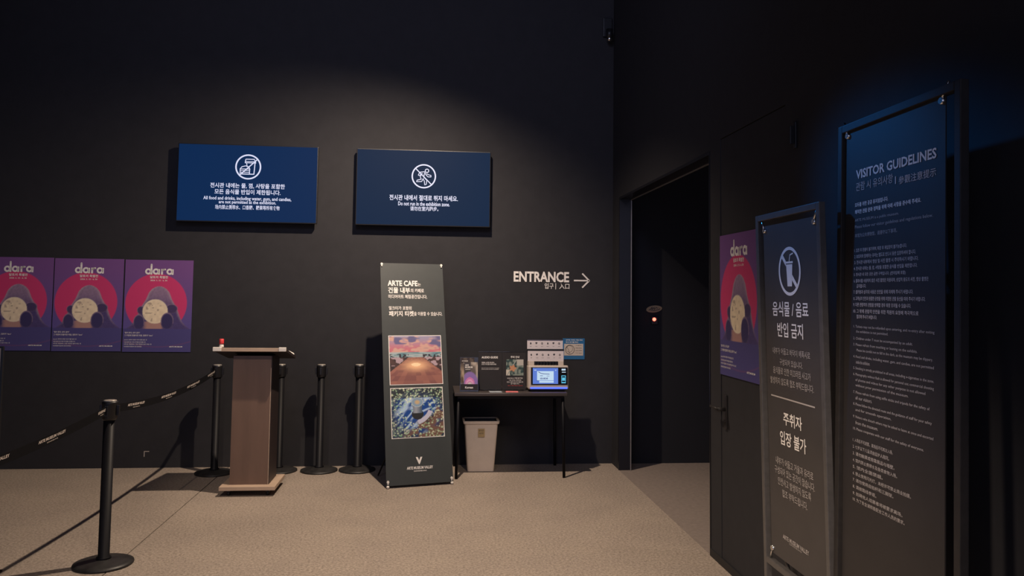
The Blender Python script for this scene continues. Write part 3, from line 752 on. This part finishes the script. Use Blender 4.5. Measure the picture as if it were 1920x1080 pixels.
def bro2(s, t_):
    c = mixc((0.42, 0.36, 0.30), (0.12, 0.10, 0.09), sst(0.2, 0.75, vn(s*4, t_*5, 22)))
    if s < 0.5 and t_ > 0.62: c = (0.06, 0.055, 0.06)
    q = sqrt((s-0.42)**2+((t_-0.16)*1.3)**2)
    c = mixc(c, (0.25, 0.16, 0.42), 1-sst(0.62, 0.68, q))
    if q < 0.40: c = (0.60, 0.20, 0.45)
    if 0.22 < q < 0.31: c = (0.75, 0.38, 0.60)
    if q < 0.18: c = (0.70, 0.60, 0.56)
    return c
b = thing('brochure', 'tall dark brochure at the back of the clear holder', 'brochure', HF, group='brochures in the holder')
box('booklet', (0.004, 0.006, -0.022), (0.128, 0.295, -0.012), 'greypaper', b); picture('picture', 0.004, 0.006, 0.128, 0.295, 24, 50, bro1, b, -0.011)
bm = bmesh.new(); put_text(bm, 'ARTE MUSEUM', 0.016, 0.262, 0.070, 0.270, 0.02, -0.010); put_text(bm, 'GANGNEUNG', 0.03, 0.244, 0.078, 0.251, 0.02, -0.010); obj('lettering', bm, 'ink', b, kind='stuff')
b = thing('brochure', 'front brochure with pink and purple arch picture in the clear holder', 'brochure', HF, group='brochures in the holder')
box('booklet', (0.036, 0.006, 0.004), (0.157, 0.255, 0.016), 'greypaper', b); picture('picture', 0.036, 0.006, 0.157, 0.255, 36, 60, bro2, b, 0.017)
bm = bmesh.new(); put_text(bm, 'ARTE', 0.044, 0.222, 0.076, 0.235, 0.03, 0.018); put_text(bm, 'MUSEUM', 0.044, 0.203, 0.110, 0.218, 0.03, 0.018); put_text(bm, 'GANGNEUNG', 0.046, 0.188, 0.090, 0.195, 0.02, 0.018); obj('lettering', bm, 'ink', b, kind='stuff')

# two acrylic signs
SF = Frame((0.452, 7.22, TZ+0.0058), (1, 0, 0), (0, 0.08, 1))
def acr(x0, x1, label):
    t = thing('table_sign', label, 'sign', SF, group='black upright signs on the table')
    box('card', (x0, 0, -0.003), (x1, 0.338, 0.003), 'sheet_dark', t, bev=0.001)
    box('clear_edge', (x0, 0.336, -0.005), (x1, 0.342, 0.005), 'acrylic', t, bev=0.001)
    box('foot', (x0+0.02, 0, -0.07), (x1-0.02, 0.004, 0.035), 'acrylic', t, bev=0.001)
    return t
t = acr(0.0, 0.212, 'black table sign reading AUDIO GUIDE, beside the clear brochure holder')
Z = 0.0042
lettering(SF, [('AUDIO GUIDE', 903, 672, 933.5, 4.0, 0.03), ('작품을 소리로 만나보는', 903, 681, 927, 2.6, 0.012), ('오디오 가이드를 이용해 보세요', 903, 684.3, 930.5, 2.8, 0.012),
               ('Scan the code and listen to the guide', 903, 691, 936, 1.6, 0.006), ('Audio guide service is available', 903, 693.3, 935, 1.6, 0.006)], 'ink', t, z=Z, h=Z)
t = acr(0.216, 0.428, 'black table sign with green picture and red bottom line, beside the kiosk')
def leafy(s, t_):
    c = mixc((0.03, 0.06, 0.06), (0.22, 0.26, 0.22), sst(0.35, 0.75, vn(s*9, t_*9, 31)))
    if s > 0.62 and t_ > 0.62: c = (0.42, 0.40, 0.36)
    if s < 0.22 and t_ < 0.35: c = (0.55, 0.50, 0.42)
    if abs(s*1.0-0.05-0.55*(t_)) < 0.035: c = (0.30, 0.33, 0.30)
    q = sqrt((s-0.38)**2+(t_-0.45)**2)
    an = math.atan2(t_-0.45, s-0.38)
    if q < 0.12+0.09*abs(cos(an*2.5)): c = (0.50, 0.24, 0.13)
    return c
ua, va = SF.at(949, 704, Z); ub, vb = SF.at(981.5, 674, Z)
picture('picture', ua, va, ub, vb, 40, 36, leafy, t, Z)
lettering(SF, [('주의 안내', 957.5, 671.5, 973.5, 4.2, 0.02), ('헤드폰을 착용하시고', 951, 710.3, 964, 2.2, 0.01), ('주위를 살펴 주세요', 965, 710.3, 980, 2.6, 0.01),
               ('이용 후에는 제자리에', 954.5, 714, 977, 2.2, 0.01), ('반드시 꽂아 두시기 바랍니다', 950.5, 717.5, 981, 2.4, 0.012), ('감사합니다.', 957.5, 720.6, 974, 2.2, 0.01)], 'ink', t, z=Z, h=Z)
lettering(SF, [('파손 시 배상 책임이 있습니다', 952, 724, 980, 1.8, 0.012)], 'ink_red', t, z=Z, h=Z)
# leaflets lying on the table
for i_, (x_, y_, rz, m_, lab) in enumerate(((0.60, 7.11, 0.06, 'greypaper', 'grey leaflet lying flat on the table before the AUDIO GUIDE sign'), (0.745, 7.11, -0.05, 'pink', 'pink leaflet lying flat on the table near the kiosk'))):
    b = thing('leaflet', lab, 'leaflet', None, (x_, y_, TZ), rz, 'leaflets flat on the table')
    bm = bmesh.new(); bm_box(bm, (-0.055, -0.035, 0), (0.055, 0.04, 0.003)); bm_box(bm, (-0.052, -0.032, 0.003), (0.050, 0.038, 0.0045)); obj('paper', bm, m_, b)

# ------------------------------------------------------------------ kiosk
KF = Frame((0.893, 7.13, TZ+0.0094), (1, 0, 0), (0, 0.06, 1))
t = thing('kiosk', 'beige desktop kiosk with lit blue touchscreen on the right end of table', 'kiosk', KF)
KW = 0.362
bm = bmesh.new(); bm_box(bm, (0, 0.012, -0.16), (KW, 0.222, 0.0), 0.012); obj('body', bm, 'beige', t)
box('front_glass', (0.024, 0.052, 0.0), (KW-0.008, 0.205, 0.003), 'glass_black', t, bev=0.001)
Z = 0.0042
sc_ = box('touchscreen', (0.040, 0.060, 0.003), (0.268, 0.200, Z), 'kscreen', t)
bm = bmesh.new(); bm_box(bm, (0.078, 0.090, Z), (0.228, 0.172, Z+0.0006)); bm_box(bm, (0.098, 0.070, Z), (0.228, 0.086, Z+0.0006)); bm_box(bm, (0.052, 0.178, Z), (0.072, 0.184, Z+0.0006)); bm_box(bm, (0.243, 0.176, Z), (0.250, 0.184, Z+0.0006)); obj('screen_window', bm, 'kscreen_w', sc_, kind='stuff')
bm = bmesh.new()
put_text(bm, 'GUIDE', 0.105, 0.100, 0.176, 0.114, 0.04, Z+0.0012); bm_line(bm, (0.105, 0.131), (0.13, 0.131), 0.004, Z+0.0012); bm_line(bm, (0.165, 0.129), (0.19, 0.129), 0.003, Z+0.0012)
bm_stroke(bm, [(0.09, 0.165), (0.115, 0.152), (0.14, 0.148), (0.19, 0.146)], 0.005, Z+0.0012)
bm_line(bm, (0.072, 0.088), (0.095, 0.088), 0.004, Z+0.0012)
obj('screen_text', bm, 'kscreen_b', sc_, kind='stuff')
bm = bmesh.new(); bm_box(bm, (0.300, 0.178, 0.003), (0.336, 0.193, Z)); bm_box(bm, (0.302, 0.160, 0.003), (0.338, 0.166, Z)); obj('card_reader_light', bm, 'kscreen_w', t)
bm = bmesh.new(); bm_box(bm, (0.298, 0.128, 0.003), (0.338, 0.134, Z)); bm_box(bm, (0.298, 0.066, 0.003), (0.338, 0.076, Z)); bm_box(bm, (0.306, 0.088, 0.003), (0.330, 0.116, Z)); bm_box(bm, (0.298, 0.080, 0.003), (0.303, 0.128, Z)); bm_box(bm, (0.333, 0.080, 0.003), (0.338, 0.128, Z)); obj('scanner_window', bm, 'kscreen_c', t)
box('led_strip', (0.02, 0.016, 0.0), (KW-0.01, 0.030, 0.002), 'led_blue', t, label='glowing blue strip along the bottom')
box('foot_plate', (0.02, 0.0, -0.15), (KW-0.02, 0.012, -0.012), 'black', t)
bm = bmesh.new(); bm_box(bm, (0.005, 0.222, -0.13), (0.327, 0.262, -0.045), 0.004); obj('rack', bm, 'beige', t)
for k in range(8):
    x_ = 0.066+k*0.0272
    bm = bmesh.new(); bm_cyl(bm, (x_, 0.250, -0.045), (x_, 0.250, -0.022), 0.0095, 0.008, seg=12); bm_cyl(bm, (x_, 0.252, -0.030), (x_, 0.226, -0.030), 0.006, seg=10); obj('cable_plug', bm, 'black', t)
box('jack_strip', (0.058, 0.226, -0.045), (0.275, 0.258, -0.042), 'glass_black', t)
def icons(v0_, parent, z):
    bm = bmesh.new(); random.seed(int(v0_*1000))
    for k in range(6):
        x_ = 0.032+k*0.052
        q = k % 3
        if q == 0: bm_poly(bm, [(x_+0.007*cos(i*pi/3), v0_+0.054+0.010*sin(i*pi/3)) for i in range(6)], z)
        elif q == 1: bm_poly(bm, [(x_-0.011, v0_+0.060), (x_-0.002, v0_+0.046), (x_+0.011, v0_+0.060), (x_, v0_+0.066)], z)
        else: bm_ring(bm, x_, v0_+0.054, 0.006, 0.009, z, 16); bm_line(bm, (x_, v0_+0.048), (x_, v0_+0.062), 0.003, z)
    obj('icon', bm, 'ink_black', parent, kind='stuff')
    bm = bmesh.new()
    for k, s_ in enumerate(('일반', '어린이', '청소년', '외국어', '영어', '중국어')):
        center_text(bm, s_, 0.032+k*0.052, v0_+0.024, 0.007, z, 0.0)
    obj('lettering', bm, 'ink_black', parent, kind='stuff')
b = box('menu_panel', (0.0, 0.262, -0.052), (0.327, 0.352, -0.048), 'panel', t); icons(0.262, b, -0.0472)
b = box('menu_panel', (0.0, 0.368, -0.092), (0.327, 0.452, -0.088), 'panel', t); icons(0.364, b, -0.0872)
box('panel_rail', (-0.003, 0.352, -0.09), (0.330, 0.367, -0.047), 'black', t); box('panel_rail', (-0.003, 0.452, -0.095), (0.330, 0.458, -0.082), 'black', t)
box('back_board', (0.0, 0.262, -0.10), (0.327, 0.452, -0.093), 'black', t)

# blue notice on the wall behind the kiosk
NF = wall_frame(1.284, 0.99)
t = thing('wall_notice', 'small blue notice card on the back wall beside the kiosk', 'notice', NF)
box('card', (0, 0, 0), (0.214, 0.200, 0.004), 'blue_card', t)
box('inner_panel', (0.014, 0.036, 0.004), (0.200, 0.148, 0.0048), 'cream', t)
bm = bmesh.new(); put_text(bm, '오디오 가이드 이용 안내', 0.030, 0.178, 0.19, 0.190, 0.02, 0.0058); put_text(bm, '태그 위치를 확인', 0.030, 0.157, 0.15, 0.170, 0.02, 0.0058); obj('lettering', bm, 'ink', t, kind='stuff')
bm = bmesh.new(); bm_ring(bm, 0.070, 0.092, 0.041, 0.045, 0.0056, 32); bm_ring(bm, 0.066, 0.100, 0.030, 0.032, 0.0056, 24); bm_stroke(bm, [(0.04, 0.12), (0.058, 0.09), (0.062, 0.064), (0.075, 0.06)], 0.003, 0.0056)
for k in range(4): put_text(bm, ('기기를 태그', '화면 확인', '안내 청취', '기기 반납')[k], 0.125, 0.128-k*0.024, 0.186, 0.136-k*0.024, 0.01, 0.0056)
obj('icon', bm, 'ink_black', t, kind='stuff')

# ------------------------------------------------------------------ the two framed sign stands on the right
def frame_corners(F_, pts): return [F_.at(*p) for p in pts]
# small one: food and drink
QF = Frame((1.515, 3.475, 0.0), (0, -1, 0), (-0.020, 0.022, 1))
def sign_stand(F_, fw, top, tube, sheet_rect, label, sheet_mat, foot_h, rear, tm='tube'):
    t = thing('sign_stand', label, 'sign stand', F_, group='tall framed sign stands along the right wall')
    inv = F_.M.inverted()
    def L(P): return inv @ Vector(P)
    x0, x1 = 0.0, fw
    r = tube/2
    for name, lo, hi in (('post', (x0, 0.0, -r), (x0+tube, top, r)), ('post', (x1-tube, 0.0, -r), (x1, top, r)), ('top_rail', (x0+tube, top-tube, -r), (x1-tube, top, r)), ('bottom_rail', (x0+tube, foot_h-tube, -r), (x1-tube, foot_h, r))):
        box(name, lo, hi, tm, t, bev=0.0025)
    for xx in (x0+r, x1-r):
        bm = bmesh.new(); bm_box(bm, (xx-r, 0.0, -rear), (xx+r, tube, rear), 0.003); obj('foot', bm, tm, t)
        bm = bmesh.new(); bm_cyl(bm, (xx, foot_h*1.6, -r), (xx, tube, -rear+0.02), r*0.6, seg=10); obj('brace', bm, tm, t)
    a0, b0, a1, b1 = sheet_rect
    box('sheet', (a0, b0, -0.002), (a1, b1, 0.002), sheet_mat, t)
    for (cu_, cv_, du_, dv_) in ((a0+0.015, b1-0.02, -1, 1), (a1-0.015, b1-0.02, 1, 1), (a0+0.015, b0+0.02, -1, -1), (a1-0.015, b0+0.02, 1, -1)):
        bm = bmesh.new(); bm_cyl(bm, (cu_, cv_, -0.004), (cu_, cv_, 0.010), 0.0125, 0.010, seg=16)
        bm_cyl(bm, (cu_, cv_, 0.006), (cu_+du_*0.030, cv_+dv_*0.055, 0.002), 0.0045, seg=8)
        obj('sheet_hook', bm, 'chrome', t)
    return t
c = frame_corners(QF, [(1421, 405), (1541, 379), (1438, 1048), (1560, 1075)])
q_top = (c[0][1]+c[1][1])/2
s1, s2 = QF.at(1432, 425), QF.at(1531, 404)
s3, s4 = QF.at(1445, 1035), QF.at(1548, 1080)
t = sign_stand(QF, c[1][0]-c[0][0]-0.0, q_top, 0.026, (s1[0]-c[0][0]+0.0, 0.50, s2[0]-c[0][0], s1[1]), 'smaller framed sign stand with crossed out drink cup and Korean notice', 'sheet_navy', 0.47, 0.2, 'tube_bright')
t.matrix_world = Matrix.Translation(QF.u*c[0][0]) @ QF.M
QF2 = Frame(QF.O+QF.u*c[0][0], QF.u, QF.v)
Z = 0.0035
lettering(QF2, [
    ('음식물 / 음료', 1449, 592, 1516, 27, 0.014), ('반입 금지', 1458, 631, 1506, 27, 0.014)], 'ink', t, z=Z, h=Z)
lettering(QF2, [
    ('내부가 어둡고 바닥이 에폭시로', 1449, 662, 1519, 12, 0.0), ('구성되어 있습니다.', 1462, 684, 1505, 12, 0.0),
    ('음식물로 인한 미끄러짐 사고가', 1450, 699, 1520, 13, 0.0), ('발생하지 않도록 협조 부탁드립니다.', 1445, 717, 1526, 13, 0.0)], 'ink_grey', t, z=Z, h=Z)
lettering(QF2, [
    ('주취자', 1469, 796, 1504, 24, 0.014), ('입장 불가', 1463, 832, 1512, 26, 0.014)], 'ink', t, z=Z, h=Z)
lettering(QF2, [
    ('내부가 어둡고 거울과 유리로', 1455, 868, 1525, 14, 0.0), ('구성되어 있는 공간이 많습니다.', 1453, 885, 1528, 14, 0.0),
    ('안전사고 발생하지 않도록', 1459, 907, 1521, 14, 0.0), ('협조 부탁드립니다.', 1467, 931, 1514, 14, 0.0)], 'ink_grey', t, z=Z, h=Z)
lettering(QF2, [('ARTE MUSEUM VALLEY', 1468, 1009, 1517, 8, 0.02), ('GANGNEUNG', 1480, 1021, 1503, 3, 0.0)], 'ink_grey', t, z=Z, h=Z)
bm = bmesh.new()
cx_, cy_ = QF2.at(1480, 508.5, Z); RR = (QF2.at(1480, 463, Z)[1]-QF2.at(1480, 555, Z)[1])/2
bm_ring(bm, cx_, cy_, RR*0.87, RR, Z, 56)
dg = RR*0.90*0.7071
bm_poly(bm, [(cx_-dg-0.006, cy_+dg-0.006), (cx_-dg+0.006, cy_+dg+0.006), (cx_-RR*0.30, cy_+RR*0.42), (cx_-RR*0.30, cy_+RR*0.20)], Z)
bm_poly(bm, [(cx_+RR*0.22, cy_-RR*0.12), (cx_+dg+0.006, cy_-dg+0.006), (cx_+dg-0.006, cy_-dg-0.006), (cx_+RR*0.20, cy_-RR*0.35)], Z)
bm_poly(bm, [(cx_-RR*0.28, cy_+RR*0.28), (cx_-RR*0.20, cy_-RR*0.62), (cx_+RR*0.20, cy_-RR*0.62), (cx_+RR*0.28, cy_+RR*0.28)][::1], Z)
bm_line(bm, (cx_-RR*0.33, cy_+RR*0.36), (cx_+RR*0.33, cy_+RR*0.36), RR*0.08, Z)
bm_stroke(bm, [(cx_+RR*0.0, cy_+RR*0.40), (cx_+RR*0.08, cy_+RR*0.66), (cx_+RR*0.36, cy_+RR*0.72)], RR*0.055, Z)
obj('icon', bm, 'ink', t)
bm = bmesh.new(); a1_ = QF2.at(1446, 740, Z); a2_ = QF2.at(1528, 764, Z); bm_line(bm, a1_, (a2_[0], a1_[1]), 0.006, Z); obj('divider', bm, 'ink_grey', t)

# large one: visitor guidelines
VF = Frame((1.500, 2.870, 0.0), (0, -1, 0), (0.024, 0, 1))
c = frame_corners(VF, [(1578, 240), (1809, 152)])
VF2 = Frame(VF.O+VF.u*c[0][0], VF.u, VF.v)
fw = c[1][0]-c[0][0]
l1 = VF2.at(1588, 252); l2 = VF2.at(1784, 185); l3 = VF2.at(1575, 700); l4 = VF2.at(1771, 900)
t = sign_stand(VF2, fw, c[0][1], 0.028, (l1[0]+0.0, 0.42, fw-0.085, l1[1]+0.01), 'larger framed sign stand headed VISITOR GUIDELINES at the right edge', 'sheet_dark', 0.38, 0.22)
t['label'] = 'larger framed sign stand headed VISITOR GUIDELINES, rightmost thing in the photo'
lettering(VF2, [('VISITOR GUIDELINES', 1605, 336.5, 1756, 17, 0.025)], 'ink', t, z=Z, h=Z)
lettering(VF2, [('관람 시 유의사항', 1605, 359, 1674, 16, 0.0), ('|', 1678, 345, 1680, 14, 0.0), ('參觀注意提示', 1685, 346, 1755, 15, 0.0)], 'ink_dim', t, z=Z, h=Z)
lettering(VF2, [
    ('모두를 위한 공공 뮤지엄입니다.', 1603, 389, 1665, 8, 0.02), ('쾌적한 관람 문화 정착을 위해 아래 사항을 준수해 주세요.', 1603, 402, 1727, 8, 0.02)], 'ink', t, z=Z, h=Z)
lettering(VF2, [
    ('ARTE MUSEUM is a public museum.', 1603, 417.5, 1685, 6.5, 0.0), ('Please follow our visitor guidelines and regulations below.', 1603, 430.5, 1749, 7.5, 0.0),
    ('本馆为公共博物馆，请遵守以下事项。', 1603, 446, 1682, 7.5, 0.0)], 'ink_grey', t, z=Z, h=Z)
K = ['1. 입장 후 환불이 불가하며, 퇴장 후 재입장이 불가능합니다.', '2. 보호자와 함께하는 유아는 별도로 반드시 동반 입장하셔야 합니다.', '3. 전시관 내부에서 영상 및 사진 촬영 시 주의하시기 바랍니다.',
     '4. 전시관 내에는 물, 껌, 사탕을 포함한 음식물 반입을 제한합니다.', '5. 전시관 내 모든 곳은 금연 구역입니다. (전자담배 포함)', '6. 플래시를 사용하지 않은 사진 촬영은 허용되며, 상업적 용도의 사진, 영상 촬영은',
     '    금지됩니다.', '7. 셀카봉과 삼각대 사용은 안전을 위해 자제해 주시기 바랍니다.', '8. 고객님의 안전과 원활한 운영을 위해 지정된 관람 동선을 따라 주시기 바랍니다.',
     '9. 다른 관람객의 관람을 방해할 경우 퇴장 조치될 수 있습니다.', '10. 그 밖에 관람객 안전을 위한 직원의 요청에 적극적으로', '    협조해 주시기 바랍니다.']
ky = [(1602, 473.5, 1700), (1602, 485, 1717), (1602, 496, 1722), (1601, 507.5, 1720), (1601, 519, 1698), (1601, 530.5, 1741), (1606, 540, 1624), (1600.5, 551, 1712), (1600.5, 563, 1735), (1600, 574.5, 1708), (1600, 586.5, 1722), (1606, 597, 1644)]
lettering(VF2, [(s.strip(), x0, y, x1, 7.2, 0.006) for s, (x0, y, x1) in zip(K, ky)], 'ink_dim', t, z=Z, h=Z)
Eng = [('1. Tickets may not be refunded upon entering, and re-entry after exiting', 1600.5, 615.5, 1752), ('the exhibition is not permitted.', 1605, 625, 1665), ('2. Children under 7 must be accompanied by an adult.', 1600, 637.5, 1711),
       ('3. Please refrain from touching or leaning on the exhibits.', 1600, 649, 1720), ('Please be careful not to fall in the dark, as the museum may be slippery.', 1606, 660, 1749), ('4. Food and drinks, including water, gum, and candies, are not permitted', 1600, 671.5, 1751),
       ('inside the exhibition.', 1605, 681.5, 1631), ('5. Smoking is strictly prohibited in all areas, including e-cigarettes in the zone.', 1600, 693, 1751), ('6. Photography without flash is allowed for personal use; commercial shooting', 1600, 704.5, 1751),
       ('of photos and videos for any other purpose is not allowed', 1604, 715.5, 1735), ('without prior permission of the museum.', 1604, 725.5, 1703), ('7. Please refrain from using selfie sticks and tripods for the safety of', 1600, 738, 1743),
       ('all our visitors.', 1604, 748.5, 1635), ('8. Please follow the directed route and the guidance of staff for your safety', 1600, 760, 1747), ('and for smooth operation.', 1604, 771.5, 1671), ('9. Visitors who disturb others may be asked to leave at once and escorted', 1599.5, 783.5, 1750),
       ('from the museum.', 1604, 795, 1646), ('10. Please cooperate with our staff for the safety of everyone.', 1599.5, 806, 1732)]
lettering(VF2, [(s, x0, y, x1, 6.2, 0.0) for s, x0, y, x1 in Eng], 'ink_grey', t, z=Z, h=Z)
Chn = ['1. 入场后不可退票，离场后不可再次入场。', '2. 七岁以下儿童须由监护人陪同。', '3. 请勿触摸或倚靠展品与墙壁。', '4. 馆内禁止携带水及各类食物入场。', '5. 馆内全面禁烟。', '6. 禁止使用闪光灯，未经许可禁止商业拍摄。', '7. 请勿使用自拍杆和三脚架。', '8. 请按路线参观。', '9. 妨碍他人观展者将被要求离场。', '10. 为了安全请积极配合工作人员的要求。']
cy_l = [(827, 1674), (839.5, 1667), (852, 1677), (864.5, 1682), (877, 1655), (889.5, 1708), (901.5, 1675), (914, 1643), (926.5, 1692), (938, 1696)]
lettering(VF2, [(s, 1599, y, x1, 7.0, 0.0) for s, (y, x1) in zip(Chn, cy_l)], 'ink_grey', t, z=Z, h=Z)

# a thin stand edge entering the picture at the far left
t = thing('notice_board', 'dark edged board just entering at the left border of the photo', 'notice board', None, (-2.498, 4.75, 0))
box('board', (-0.55, -0.008, 0.75), (0.148, 0.008, 1.28), 'black', t, bev=0.003)
box('pale_face', (-0.54, -0.0095, 0.76), (0.136, -0.008, 1.27), 'cream', t)
for xx in (-0.40, 0.10):
    bm = bmesh.new(); bm_cyl(bm, (xx, 0.02, 0.0), (xx, 0.02, 1.2), 0.012, seg=12); bm_box(bm, (xx-0.02, -0.12, 0), (xx+0.02, 0.16, 0.012), 0.003); obj('leg', bm, 'blackmetal', t)
